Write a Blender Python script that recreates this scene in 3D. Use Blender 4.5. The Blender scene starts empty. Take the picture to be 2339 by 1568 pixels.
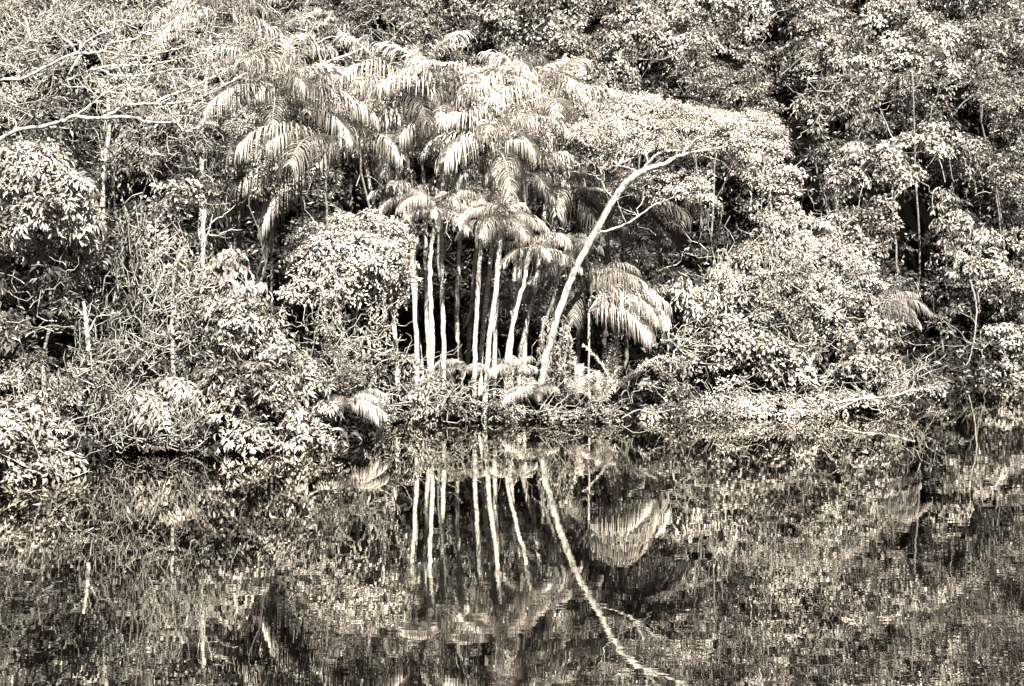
import bpy, math
import numpy as np
from mathutils import Vector

# ------------------------------------------------------------------ basics
C = bpy.context.scene
col = C.collection
F, H, HOR, CX = 3248.0, 6.4, 500.0, 1169.5      # focal (in 2339-wide units), eye height, horizon row, centre column
UP = np.array([0., 0., 1.])

def shore(px):
    return np.interp(px, [-900, 0, 150, 260, 560, 790, 840, 1400, 1700, 2050, 2120, 2400, 3300],
                         [34, 35.5, 36.5, 39.0, 39.0, 40.5, 44.8, 45.5, 46.5, 47.5, 55, 57.5, 60])

def ground(x, y):
    y = np.maximum(y, 1.0)
    px = CX + F * x / y
    t = y - shore(px)
    sl = np.interp(px, [0, 1200, 2400], [.52, .5, .62])
    z = np.where(t < 0, np.maximum(t * .25, -2.5) - .25, -.25 + .9 * np.clip(t / 5, 0, 1) + sl * np.clip(t - 8, 0, 90))
    return z + np.where(t > 0, .12 * np.sin(x * 1.3) * np.cos(y * 1.1), 0)

def at(px, py, Y):
    return np.array([(px - CX) / F * Y, Y, H + (HOR - py) / F * Y])

def norm(v):
    return v / np.maximum(np.linalg.norm(v, axis=-1, keepdims=True), 1e-9)

class MB:
    """collects vertices and triangles; build() links them as one mesh object"""
    def __init__(s):
        s.v, s.f, s.sm, s.n = [], [], [], 0
    def add(s, v, f, smooth=False):
        v = np.asarray(v, dtype=np.float64).reshape(-1, 3); f = np.asarray(f, dtype=np.int64).reshape(-1, 3)
        if not len(f): return
        s.v.append(v); s.f.append(f + s.n); s.sm.append(np.full(len(f), smooth)); s.n += len(v)
    def build(s, name, mat, parent=None, origin=(0, 0, 0)):
        me = bpy.data.meshes.new(name)
        if s.n:
            v = np.concatenate(s.v) - np.asarray(origin); f = np.concatenate(s.f); sm = np.concatenate(s.sm)
            me.vertices.add(len(v)); me.vertices.foreach_set('co', v.astype(np.float32).ravel())
            me.loops.add(len(f) * 3); me.loops.foreach_set('vertex_index', f.astype(np.int32).ravel())
            me.polygons.add(len(f)); me.polygons.foreach_set('loop_start', np.arange(0, len(f) * 3, 3, dtype=np.int32))
            me.polygons.foreach_set('use_smooth', sm)
            me.update(calc_edges=True); me.validate()
        me.materials.append(mat)
        o = bpy.data.objects.new(name, me); col.objects.link(o)
        if parent is not None: o.parent = parent
        else: o.location = origin
        return o

def tube(mb, pts, rad, n=6):
    """tapering tube along a polyline"""
    pts = np.asarray(pts, float); rad = np.asarray(rad, float) * np.ones(len(pts))
    T = norm(np.gradient(pts, axis=0))
    ref = np.array([0.31, .95, .05]) if abs(T[0][2]) > .5 else np.array([.05, .2, 1.])
    A = norm(np.cross(T, ref)); B = norm(np.cross(T, A))
    a = np.linspace(0, 2 * np.pi, n, endpoint=False)
    ring = A[:, None] * np.cos(a)[None, :, None] + B[:, None] * np.sin(a)[None, :, None]
    v = pts[:, None] + ring * rad[:, None, None]
    m = len(pts); f = []
    for i in range(m - 1):
        for j in range(n):
            k = (j + 1) % n
            f += [(i * n + j, i * n + k, (i + 1) * n + k), (i * n + j, (i + 1) * n + k, (i + 1) * n + j)]
    for j in range(1, n - 1): f.append(((m - 1) * n, (m - 1) * n + j, (m - 1) * n + j + 1))
    mb.add(v.reshape(-1, 3), f, True)

def smooth_path(pts, k=6):
    """Catmull-Rom through the points"""
    p = np.asarray(pts, float)
    if len(p) < 3:
        t = np.linspace(0, 1, k)[:, None]; return p[0] * (1 - t) + p[-1] * t
    q = np.vstack([2 * p[0] - p[1], p, 2 * p[-1] - p[-2]]); out = []
    for i in range(1, len(q) - 2):
        for t in np.linspace(0, 1, k, endpoint=False):
            out.append(.5 * (2 * q[i] + (q[i + 1] - q[i - 1]) * t + (2 * q[i - 1] - 5 * q[i] + 4 * q[i + 1] - q[i + 2]) * t * t
                             + (3 * q[i] - q[i - 1] - 3 * q[i + 1] + q[i + 2]) * t ** 3))
    out.append(p[-1]); return np.array(out)

def crooked(a, b, rng, amp=.12, k=7, sag=0.):
    t = np.linspace(0, 1, k)[:, None]; L = np.linalg.norm(np.asarray(b) - a)
    w = rng.normal(0, amp * L / math.sqrt(k), (k, 3)).cumsum(0); w -= w[0] + (w[-1] - w[0]) * t
    p = a * (1 - t) + np.asarray(b) * t + w; p[:, 2] += -sag * L * np.sin(np.pi * t[:, 0]); return p

def leaves(mb, P, D, N, L, W, curl=.22):
    """pointed leaves folded along the midrib: P base, D direction, N normal"""
    D = norm(D); S = norm(np.cross(D, N)); N = norm(np.cross(S, D))
    L = (L * np.ones(len(P)))[:, None]; W = (W * np.ones(len(P)))[:, None]
    m = P + D * L * .45
    v = np.stack([P, m + S * W * .5 + N * W * .16, P + D * L - N * L * curl, m - S * W * .5 + N * W * .16], 1)
    i = np.arange(len(P))[:, None] * 4
    f = np.concatenate([i + np.array([[0, 1, 2]]), i + np.array([[0, 2, 3]])])
    mb.add(v.reshape(-1, 3), f)

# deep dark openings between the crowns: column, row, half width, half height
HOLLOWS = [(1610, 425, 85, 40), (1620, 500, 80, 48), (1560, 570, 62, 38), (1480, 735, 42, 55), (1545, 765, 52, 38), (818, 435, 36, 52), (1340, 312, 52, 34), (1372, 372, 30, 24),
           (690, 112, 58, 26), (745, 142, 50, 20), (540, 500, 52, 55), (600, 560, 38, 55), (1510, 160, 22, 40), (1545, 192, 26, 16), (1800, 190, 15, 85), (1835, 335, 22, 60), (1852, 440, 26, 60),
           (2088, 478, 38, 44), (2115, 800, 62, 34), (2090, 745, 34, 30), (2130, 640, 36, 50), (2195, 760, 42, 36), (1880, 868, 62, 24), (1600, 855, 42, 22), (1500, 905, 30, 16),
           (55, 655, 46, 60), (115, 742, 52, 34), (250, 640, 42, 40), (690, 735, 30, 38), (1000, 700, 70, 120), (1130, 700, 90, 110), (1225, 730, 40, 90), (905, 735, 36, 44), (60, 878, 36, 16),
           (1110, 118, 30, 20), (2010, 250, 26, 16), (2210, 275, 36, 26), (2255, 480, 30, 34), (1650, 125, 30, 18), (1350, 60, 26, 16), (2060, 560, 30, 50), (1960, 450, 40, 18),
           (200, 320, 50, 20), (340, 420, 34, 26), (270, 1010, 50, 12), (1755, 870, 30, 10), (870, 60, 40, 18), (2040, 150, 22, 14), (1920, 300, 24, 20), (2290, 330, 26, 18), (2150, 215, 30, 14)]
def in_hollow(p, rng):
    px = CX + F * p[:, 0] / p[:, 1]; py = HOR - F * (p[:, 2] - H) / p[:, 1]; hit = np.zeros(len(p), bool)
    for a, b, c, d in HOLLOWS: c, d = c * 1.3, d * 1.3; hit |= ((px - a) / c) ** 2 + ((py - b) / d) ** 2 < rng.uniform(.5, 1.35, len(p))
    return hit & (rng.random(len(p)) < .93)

KINDS = {   # leaf length, width, leaves in a spray, spray radius, droop of the spray, hang of the leaf
    'small':   (.115, .058, 30, .30, .35, .25),
    'medium':  (.170, .080, 24, .36, .40, .35),
    'round':   (.150, .100, 22, .34, .50, .45),
    'large':   (.260, .090, 15, .34, .30, .30),
    'hanging': (.210, .080, 20, .32, .70, 1.20),
    'feather': (.088, .040, 52, .36, .22, .15),
}
def wobble(p, s, ph):
    return (np.sin(p[:, 0] * s + ph) + np.sin(p[:, 1] * s * 1.13 + ph * 2.1) + np.sin(p[:, 2] * s * 1.31 + ph * .7)
            + np.sin((p[:, 0] + p[:, 2]) * s * 2.1 + ph * 3.) + np.sin((p[:, 0] - p[:, 2] + p[:, 1]) * s * 1.7 + ph)) / 5

def blob(mb, tw, c, R, kind, dens, rng, gap=-.06, twig=.16, size=1., hollow=True):
    """one clump of a crown: sprays of leaves over a lumpy ellipsoid, with gaps"""
    L, W, k, s, droop, hang = KINDS[kind]
    L, W, k = L * 1.08, W * 1.08, int(k / 1.08)
    L, W, s = L * size, W * size, s * size
    R = np.asarray(R, float) * np.ones(3)
    area = 4 * np.pi * ((R[0] * R[1]) ** 1.6 / 3 + (R[0] * R[2]) ** 1.6 / 3 + (R[1] * R[2]) ** 1.6 / 3) ** (1 / 1.6)
    n = max(6, int(area / (np.pi * s * s) * 1.7 * dens)); k = int(k * 1.35)
    d = norm(rng.normal(size=(n * 2, 3)))
    keep = (rng.random(len(d)) < np.clip(.62 + d[:, 2] * .7 - d[:, 1] * .45, .12, 1))
    d = d[keep][:n]
    ph = rng.random() * 9
    lump = 1 + .22 * wobble(d, 3.1, ph) + .10 * wobble(d, 8, ph + 2)
    r = lump * rng.uniform(.72, 1.05, len(d))
    c0 = c + d * R * r[:, None]
    h = .6 * size; zz = (c0[:, 2] + .35 * np.sin(c0[:, 0] * 1.7 + ph) + .3 * np.sin(c0[:, 1] * 1.3 + c0[:, 0] * .6 + ph)) / h
    c0[:, 2] += .62 * h * (.5 - (zz - np.floor(zz)))
    g = wobble(c0, 2.5, ph * .37) + .35 * rng.normal(size=len(c0)) * .5
    ok = (g > gap) & (c0[:, 2] > .06)
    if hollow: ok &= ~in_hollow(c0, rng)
    c0, d = c0[ok], d[ok]
    if not len(c0): return
    m = len(c0)
    nn = norm(d * .55 + UP * .8 + rng.normal(0, .28, (m, 3)))
    t1 = norm(np.cross(nn, norm(rng.normal(size=(m, 3))))); t2 = np.cross(nn, t1)
    sz = s * rng.uniform(.6, 1.25, m)
    a = rng.random((m, k)) * 2 * np.pi; rr = np.sqrt(rng.random((m, k))) * sz[:, None]
    rad = t1[:, None] * np.cos(a)[..., None] + t2[:, None] * np.sin(a)[..., None]
    P = c0[:, None] + rad * rr[..., None]
    P[..., 2] -= droop * rr ** 2 / sz[:, None]
    P += rng.normal(0, .035, P.shape)
    D = rad + rng.normal(0, .45, P.shape); D[..., 2] -= hang
    N = nn[:, None] + rng.normal(0, .42, P.shape) + d[:, None] * .25 * (hang > 1)
    P, D, N = P.reshape(-1, 3), D.reshape(-1, 3), N.reshape(-1, 3)
    ok = P[:, 2] > .03; P, D, N = P[ok], D[ok], N[ok]
    q = rng.uniform(.65, 1.3, len(P))
    leaves(mb, P, D, N, L * q, W * q * rng.uniform(.8, 1.2, len(P)))
    if tw is not None:
        for i in range(m):
            if rng.random() < twig:
                b = c0[i] + t1[i] * sz[i] * .6
                e = c + (c0[i] - c) * .45 + rng.normal(0, .15, 3)
                tube(tw, crooked(e, b, rng, .16, 5), [.018, .015, .012, .009, .005], 3)

# ------------------------------------------------------------------ materials
def nodes(name):
    m = bpy.data.materials.new(name); m.use_nodes = True
    nt = m.node_tree; nt.nodes.clear(); return m, nt, nt.nodes, nt.links

def leaf_mat(name, lo, hi, rough=.40, trans=.12, spec=.35):
    """lo, hi: the reflectance of the darkest old leaves and the palest young ones; patches of young growth vary over a metre or so"""
    m, nt, nd, ln = nodes(name)
    out = nd.new('ShaderNodeOutputMaterial'); geo = nd.new('ShaderNodeNewGeometry')
    no = nd.new('ShaderNodeTexNoise'); no.inputs['Scale'].default_value = .8; no.inputs['Detail'].default_value = 3.
    ln.new(geo.outputs['Position'], no.inputs['Vector'])
    sm = nd.new('ShaderNodeMapRange'); sm.inputs['From Min'].default_value = .36; sm.inputs['From Max'].default_value = .64; ln.new(no.outputs[0], sm.inputs[0])
    ad = nd.new('ShaderNodeMath'); ad.operation = 'MULTIPLY_ADD'; ad.inputs[1].default_value = .42
    ml = nd.new('ShaderNodeMath'); ml.operation = 'MULTIPLY'; ml.inputs[1].default_value = .58
    ln.new(sm.outputs[0], ml.inputs[0]); ln.new(geo.outputs['Random Per Island'], ad.inputs[0]); ln.new(ml.outputs[0], ad.inputs[2])
    cr = nd.new('ShaderNodeValToRGB'); E = cr.color_ramp.elements
    E[0].position = .18; E[0].color = (lo, lo * .89, lo * .80, 1); E[1].position = .86; E[1].color = (hi, hi * .93, hi * .835, 1)
    e = E.new(.5); md = lo * .62 + hi * .38; e.color = (md, md * .905, md * .81, 1)
    ln.new(ad.outputs[0], cr.inputs[0])
    p = nd.new('ShaderNodeBsdfPrincipled'); p.inputs['Roughness'].default_value = rough
    p.inputs['Specular IOR Level'].default_value = spec
    t = nd.new('ShaderNodeBsdfTranslucent'); mx = nd.new('ShaderNodeMixShader'); mx.inputs[0].default_value = trans
    ln.new(cr.outputs[0], p.inputs['Base Color']); ln.new(cr.outputs[0], t.inputs[0])
    ln.new(p.outputs[0], mx.inputs[1]); ln.new(t.outputs[0], mx.inputs[2]); ln.new(mx.outputs[0], out.inputs[0])
    return m

def bark_mat(name, lo, hi, scale=(7, 7, 16), bump=.5):
    lo, hi = lo * .36, hi * .42
    m, nt, nd, ln = nodes(name)
    out = nd.new('ShaderNodeOutputMaterial'); p = nd.new('ShaderNodeBsdfPrincipled'); p.inputs['Roughness'].default_value = .8
    tc = nd.new('ShaderNodeTexCoord'); mp = nd.new('ShaderNodeMapping'); mp.inputs['Scale'].default_value = scale
    no = nd.new('ShaderNodeTexNoise'); no.inputs['Scale'].default_value = 1; no.inputs['Detail'].default_value = 5; no.inputs['Roughness'].default_value = .65
    cr = nd.new('ShaderNodeValToRGB'); cr.color_ramp.elements[0].position = .36; cr.color_ramp.elements[1].position = .60
    cr.color_ramp.elements[0].color = (lo, lo * .92, lo * .84, 1); cr.color_ramp.elements[1].color = (hi, hi * .94, hi * .84, 1)
    bp = nd.new('ShaderNodeBump'); bp.inputs['Strength'].default_value = bump; bp.inputs['Distance'].default_value = .03
    ln.new(tc.outputs['Object'], mp.inputs[0]); ln.new(mp.outputs[0], no.inputs['Vector']); ln.new(no.outputs[0], cr.inputs[0])
    ln.new(cr.outputs[0], p.inputs['Base Color']); ln.new(no.outputs[0], bp.inputs['Height']); ln.new(bp.outputs[0], p.inputs['Normal'])
    ln.new(p.outputs[0], out.inputs[0]); return m

M = {
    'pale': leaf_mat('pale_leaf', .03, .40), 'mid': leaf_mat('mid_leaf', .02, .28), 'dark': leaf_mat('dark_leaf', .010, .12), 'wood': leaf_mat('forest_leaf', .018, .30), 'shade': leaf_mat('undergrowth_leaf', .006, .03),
    'bright': leaf_mat('bright_leaf', .10, .50), 'silver': leaf_mat('silvery_leaf', .24, .58), 'palm': leaf_mat('palm_leaf', .28, .68, .36, .25), 'palm_mid': leaf_mat('shaded_palm_leaf', .12, .38, .38, .2), 'palm_dark': leaf_mat('old_and_shaded_palm_leaf', .03, .16, .42, .12),  # palm_dark: old fronds, and palms with shade put into their leaf colour
    'bark': bark_mat('pale_bark', .20, .68), 'dark_bark': bark_mat('dark_bark', .07, .30),
    'palm_bark': bark_mat('palm_bark', .22, 1.3, (5, 5, 26)), 'white_bark': bark_mat('white_bark', .07, .90, (7, 7, 4.5), .9),
    'twig': bark_mat('twig_bark', .22, .62, (5, 5, 5), .2),
}
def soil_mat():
    m, nt, nd, ln = nodes('shade_black_soil')
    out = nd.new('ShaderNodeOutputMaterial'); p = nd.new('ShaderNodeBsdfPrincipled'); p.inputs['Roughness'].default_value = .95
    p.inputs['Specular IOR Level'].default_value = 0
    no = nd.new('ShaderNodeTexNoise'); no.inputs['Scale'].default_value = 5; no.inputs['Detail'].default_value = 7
    cr = nd.new('ShaderNodeValToRGB'); cr.color_ramp.elements[0].color = (.0004, .00035, .0003, 1); cr.color_ramp.elements[1].color = (.0022, .002, .0017, 1)  # near-black soil colour stands in for deep shade between the crowns
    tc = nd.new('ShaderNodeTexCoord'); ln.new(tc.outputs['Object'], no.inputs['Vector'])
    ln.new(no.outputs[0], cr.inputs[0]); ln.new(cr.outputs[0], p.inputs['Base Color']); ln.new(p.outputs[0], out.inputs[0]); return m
def water_mat():
    m, nt, nd, ln = nodes('black_river_water')
    out = nd.new('ShaderNodeOutputMaterial'); tc = nd.new('ShaderNodeTexCoord')
    def ripple(scale, sc, dist, prev):
        mp = nd.new('ShaderNodeMapping'); mp.inputs['Scale'].default_value = scale; ln.new(tc.outputs['Object'], mp.inputs[0])
        no = nd.new('ShaderNodeTexNoise'); no.inputs['Scale'].default_value = sc; no.inputs['Detail'].default_value = 2.5; no.inputs['Roughness'].default_value = .5
        ln.new(mp.outputs[0], no.inputs['Vector'])
        b = nd.new('ShaderNodeBump'); b.inputs['Strength'].default_value = 1; b.inputs['Distance'].default_value = dist
        pt = nd.new('ShaderNodeTexNoise'); pt.inputs['Scale'].default_value = .16; pt.inputs['Detail'].default_value = 3; ln.new(tc.outputs['Object'], pt.inputs['Vector'])
        pr = nd.new('ShaderNodeMapRange'); pr.inputs['From Min'].default_value = .38; pr.inputs['From Max'].default_value = .62; pr.inputs['To Min'].default_value = .45; pr.inputs['To Max'].default_value = 1.25
        mu = nd.new('ShaderNodeMath'); mu.operation = 'MULTIPLY'; ln.new(pt.outputs[0], pr.inputs[0]); ln.new(pr.outputs[0], mu.inputs[0]); ln.new(no.outputs[0], mu.inputs[1])
        ln.new(mu.outputs[0], b.inputs['Height'])
        if prev is not None: ln.new(prev.outputs[0], b.inputs['Normal'])
        return b
    b = ripple((.45, 1., 1.), 3.2, WAVE[0], None); b = ripple((1., 1., 1.), .55, WAVE[1], b)
    g = nd.new('ShaderNodeBsdfGlossy'); g.inputs['Color'].default_value = (.93, .91, .86, 1); g.inputs['Roughness'].default_value = .0
    df = nd.new('ShaderNodeBsdfDiffuse'); df.inputs[0].default_value = (.0006, .0005, .0004, 1)
    fr = nd.new('ShaderNodeLayerWeight'); fr.inputs['Blend'].default_value = .5
    mr = nd.new('ShaderNodeMapRange'); mr.inputs['From Min'].default_value = .5; mr.inputs['From Max'].default_value = 1.
    mr.inputs['To Min'].default_value = .28; mr.inputs['To Max'].default_value = .95
    ln.new(fr.outputs['Facing'], mr.inputs[0])
    mx = nd.new('ShaderNodeMixShader'); ln.new(mr.outputs[0], mx.inputs[0]); ln.new(df.outputs[0], mx.inputs[1]); ln.new(g.outputs[0], mx.inputs[2])
    ln.new(b.outputs[0], g.inputs['Normal']); ln.new(mx.outputs[0], out.inputs[0]); return m
WAVE = (.0010, .0028)

def tag(o, label=None, cat=None, group=None, kind=None):
    for k, v in (('label', label), ('category', cat), ('group', group), ('kind', kind)):
        if v: o[k] = v
def thing(name, label, cat, loc, group=None):
    e = bpy.data.objects.new(name, None); e.location = loc; e.empty_display_size = .3; col.objects.link(e)
    tag(e, label, cat, group); return e

# ------------------------------------------------------------------ setting
def grid(name, mat, us, ys, zf):
    U, Yg = np.meshgrid(us, ys, indexing='ij'); X = (U - CX) / F * Yg
    Z = zf(X, Yg); v = np.stack([X, Yg, Z], -1).reshape(-1, 3)
    a, b = len(us), len(ys); i = (np.arange(a - 1)[:, None] * b + np.arange(b - 1)[None]).ravel()
    f = np.concatenate([np.stack([i, i + b, i + b + 1], 1), np.stack([i, i + b + 1, i + 1], 1)])
    mb = MB(); mb.add(v, f, True); o = mb.build(name, mat); tag(o, kind='structure'); return o
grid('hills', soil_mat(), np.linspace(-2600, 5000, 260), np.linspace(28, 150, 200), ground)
mb = MB(); mb.add([(-160, -30, 0), (160, -30, 0), (160, 130, 0), (-160, 130, 0)], [(0, 1, 2), (0, 2, 3)])
tag(mb.build('water', water_mat()), kind='structure')

# ------------------------------------------------------------------ the mass of forest on the hillside behind
rng = np.random.default_rng(11)
fm, fd = MB(), MB()
def ray_hit(px, py, lift=2.2):
    for Y in np.arange(float(shore(px)) + 7, 145, .6):
        p = at(px, py, Y)
        if ground(p[0], p[1]) + lift > p[2]: return p
    return None
row = 0
for py in range(880, -560, -74):
    row += 1
    for px in range(-760, 3160, 96):
        qx = px + rng.normal(0, 24) + (48 if row % 2 else 0); qy = py + rng.normal(0, 20)
        if any(abs(qx - a) < c + 18 and abs(qy - b) < d + 14 for a, b, c, d in HOLLOWS): continue
        p = ray_hit(qx, qy, rng.uniform(1., 3.6))
        if p is None: continue
        r = p[1] / F * rng.uniform(50, 84)
        out = qx < -60 or qx > 2400 or qy < -60
        k = ['medium', 'small', 'round', 'medium', 'hanging', 'feather'][rng.integers(6)]
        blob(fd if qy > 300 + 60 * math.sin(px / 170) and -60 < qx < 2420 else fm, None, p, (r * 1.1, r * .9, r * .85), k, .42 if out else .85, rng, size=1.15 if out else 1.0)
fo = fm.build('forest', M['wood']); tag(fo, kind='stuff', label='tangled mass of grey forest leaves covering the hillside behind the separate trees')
um = MB()     # low undergrowth covering the hillside ground, with shade put into its leaf colour
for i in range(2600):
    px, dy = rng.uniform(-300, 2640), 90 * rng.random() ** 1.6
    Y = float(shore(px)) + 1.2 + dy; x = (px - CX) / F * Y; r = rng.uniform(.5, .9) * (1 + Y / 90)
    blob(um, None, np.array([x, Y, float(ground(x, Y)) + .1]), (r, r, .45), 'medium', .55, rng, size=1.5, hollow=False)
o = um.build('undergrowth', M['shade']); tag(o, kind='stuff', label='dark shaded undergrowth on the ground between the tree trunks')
o = fd.build('understorey_leaves', M['dark']); tag(o, kind='stuff', label='dark leaves of the lower forest behind the palms and bushes')  # dark leaf colour here stands in for shade low in the forest
mb = MB()
for i in range(220):     # pale bare stems showing in that mass
    px, py = rng.uniform(-100, 2440), rng.uniform(-40, 820)
    p = ray_hit(px, py, 3.4)
    if p is None: continue
    a = rng.uniform(-.9, .9) + (np.pi / 2 if rng.random() < .65 else 0)
    L = rng.uniform(1., 3.2)
    q = p + np.array([math.cos(a), rng.uniform(-.3, .3), math.sin(a)]) * L
    tube(mb, crooked(p, q, rng, .18, 8), np.linspace(.03, .008, 8), 4)
o = mb.build('forest_stems', M['twig']); tag(o, kind='stuff', label='thin pale bare stems showing through the hillside forest')

# ------------------------------------------------------------------ broadleaf trees and bushes
def plant(name, label, cat, blobs, leaf='medium', mat='mid', dens=1., trunk=None, tr=.12, bark='bark', gap=-.04, twigs=.16,
          group=None, seed=1, size=1., flat=.85, vines=None, stems=0, limbs=True):
    """blobs: (column, row, half width, metres behind the shore line [, half height])"""
    rng = np.random.default_rng(seed * 7919 + 3)
    if group == 'trees on the hillside behind the palms': bark = 'dark_bark'; tr = .055
    if name == 'left_bank_tree': bark = 'dark_bark'; tr = .06
    if name == 'vine_covered_tree': bark = 'dark_bark'; tr = .06
    B = []
    for b in blobs:
        Y = float(shore(b[0])) + b[3] if b[3] < 30 else b[3]; r = b[2] / F * Y
        rz = (b[4] / F * Y) if len(b) > 4 else r * flat
        B.append((at(b[0], b[1], Y), np.array([r, min(r, 2.2) * .8, rz])))
    cx = np.mean([b[0][0] for b in B]); cy = np.mean([b[0][1] for b in B]) + .4
    if trunk: t0 = [at(q[0], q[1], float(shore(q[0])) + q[2]) for q in trunk]; cx, cy = t0[0][0], t0[0][1]
    base = np.array([cx, cy, float(ground(cx, cy))])
    e = thing(name, label, cat, base, group)
    lm, tm, wm = MB(), MB(), MB()
    for c, R in B: blob(lm, wm, c, R, leaf, dens, rng, gap, twigs, size)
    if trunk:
        path = smooth_path([base - UP * .3] + t0 if t0[0][2] > base[2] + .3 else t0)
    else:
        top = np.mean([b[0] for b in B], axis=0); top[2] = np.mean([b[0][2] for b in B])
        path = crooked(base - UP * .3, top + np.array([0, .9, 0]), rng, .05, 9)
    tube(tm, path, np.linspace(tr, tr * .45, len(path)), 8)
    if limbs:
        for c, R in B:
            s = path[rng.integers(len(path) // 2, len(path))]
            tube(tm, crooked(s, c + np.array([0, -.2, -.1]) * R, rng, .10, 7, .06), np.linspace(tr * .5, tr * .16, 7), 5)
            for _ in range(3):
                q = c + norm(rng.normal(size=3)) * R * .85; q[2] = max(q[2], .1)
                tube(tm, crooked(c + np.array([0, -.2, -.1]) * R, q, rng, .13, 6), np.linspace(tr * .2, tr * .07, 6), 4)
    for i in range(stems):
        c, R = B[rng.integers(len(B))]
        p = c + norm(rng.normal(size=3) * [1, .4, 1] + [0, -.9, 0]) * R * 1.0; a = rng.uniform(0, np.pi); L = rng.uniform(.5, 1.6)
        q = p + np.array([math.cos(a), rng.uniform(-.3, .3), abs(math.sin(a))]) * L; p[2] = max(p[2], .1)
        tube(wm, crooked(p, q, rng, .25, 7), np.linspace(.02, .007, 7), 3)
    if vines:
        for (x0, x1, y0, y1, dy, n) in vines:
            for i in range(int(n * .6)):
                px = rng.uniform(x0, x1); Y = float(shore(px)) + dy + rng.normal(0, .35)
                a = at(px, y0 + rng.normal(0, 12), Y); b = at(px + rng.normal(0, 9), y0 + (y1 - y0) * rng.uniform(.45, 1), Y)
                b[2] = max(b[2], .08)
                pt = crooked(a, b, rng, .11, 10); tube(wm, pt, np.linspace(.014, .007, 10), 3)
                k = int(np.linalg.norm(b - a) * 17)
                if k < 2: continue
                tt = rng.random(k) * 9; ii = tt.astype(int); P = pt[ii] + (pt[ii + 1] - pt[ii]) * (tt - ii)[:, None]
                D = rng.normal(0, 1, (k, 3)); D[:, 2] -= 1.
                N = rng.normal(0, .6, (k, 3)) + np.array([0, -.6, .7])
                leaves(lm, P, D, N, rng.uniform(.08, .17, k), rng.uniform(.035, .07, k))
    bd = M[bark]
    t = tm.build('trunk', bd, e, base)
    if wm.n: wm.build('branches', M['twig'], t, (0, 0, 0)); w = t.children[0]; w['kind'] = 'stuff'; w.data.transform(__import__('mathutils').Matrix.Translation(Vector(-base)))
    lm.build('crown', M[mat], e, base)
    return e

HILL = 'trees on the hillside behind the palms'
RB = 'bushes overhanging the right part of the water'
LB = 'bushes and small trees on the left bank'
# --- hillside crowns along the top (right to left and down)
plant('hillside_tree', 'grey-leaved tree at the top edge right above the tallest palms', 'tree', [(1000, 60, 95, 14), (1090, 40, 80, 14), (930, 90, 70, 13)], 'medium', 'mid', group=HILL, seed=1)
plant('hillside_tree', 'darker tree behind the palm crowns, left of the gap above the clump', 'tree', [(850, 60, 80, 13), (780, 30, 70, 13), (860, 130, 60, 12)], 'small', 'dark', group=HILL, seed=2, stems=20)
plant('hillside_tree', 'pale crown at the top edge, straight above the right end of the palm clump', 'tree', [(1250, 50, 90, 14), (1170, 60, 60, 14), (1320, 95, 70, 13)], 'round', 'mid', group=HILL, seed=3)
plant('hillside_tree', 'bright blossoming crown just above and right of the palm clump', 'tree', [(1290, 130, 70, 9), (1370, 120, 60, 9), (1340, 175, 60, 8), (1410, 160, 50, 8)], 'round', 'pale', group=HILL, seed=4)
plant('hillside_tree', 'crown at the top edge between the blossoming crown and the white-topped one', 'tree', [(1430, 60, 80, 13), (1400, 20, 60, 13), (1480, 110, 60, 12)], 'medium', 'pale', group=HILL, seed=5)
plant('hillside_tree', 'white-topped crown touching the top edge, above the leaning tree tip', 'tree', [(1620, 40, 80, 12), (1560, 80, 60, 12), (1690, 30, 70, 12), (1600, 110, 50, 11)], 'round', 'bright', group=HILL, seed=6)
plant('hillside_tree', 'loose pale crown directly above the umbrella crown of the leaning tree', 'tree', [(1600, 165, 70, 8), (1680, 215, 80, 7), (1740, 250, 60, 6.5), (1560, 210, 40, 7)], 'small', 'mid', group=HILL, seed=7)
plant('hillside_tree', 'pale crown beside the dark vertical cleft at the top right', 'tree', [(1870, 90, 80, 13), (1890, 30, 70, 14), (1940, 150, 70, 12)], 'medium', 'pale', group=HILL, seed=8)
plant('hillside_tree', 'mid grey crown below the cleft-side crown, full of short pale twigs', 'tree', [(1880, 240, 70, 11), (1960, 210, 70, 11), (1910, 330, 60, 10)], 'medium', 'wood', group=HILL, seed=9, stems=30)
plant('hillside_tree', 'broad bright crown reaching the top edge at the upper right', 'tree', [(2040, 60, 80, 12), (2120, 90, 70, 12), (2060, 140, 60, 11), (2150, 160, 50, 11)], 'round', 'bright', group=HILL, seed=10)
plant('hillside_tree', 'crown in the very top right corner', 'tree', [(2260, 50, 90, 12), (2340, 110, 80, 12), (2210, 110, 60, 11)], 'medium', 'pale', group=HILL, seed=11)
plant('hillside_tree', 'right-edge crown below the corner crown, small even leaves', 'tree', [(2290, 230, 80, 9), (2350, 300, 80, 9), (2250, 190, 50, 9)], 'small', 'mid', group=HILL, seed=12)
plant('hillside_tree', 'wide layered crown with a pale ledge of leaves, right of the vine-draped slope', 'tree', [(1990, 370, 90, 8), (2090, 345, 80, 8), (2150, 300, 60, 8.5), (1940, 420, 50, 8), (2060, 400, 60, 8)], 'round', 'bright', group=HILL, seed=13, flat=.55)
plant('hillside_tree', 'crown with a hanging vine loop near the right edge, above a black hollow', 'tree', [(2230, 360, 80, 8), (2320, 400, 70, 7), (2200, 330, 40, 8)], 'round', 'wood', group=HILL, seed=14, flat=.6, vines=[(2170, 2260, 330, 470, 6.5, 8)])
plant('hillside_tree', 'round-leaved crown left of the black hollow at mid right', 'tree', [(1990, 480, 60, 7), (1930, 520, 60, 6.5), (2010, 550, 60, 6.5), (1960, 600, 55, 6)], 'round', 'pale', group=HILL, seed=15)
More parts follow.
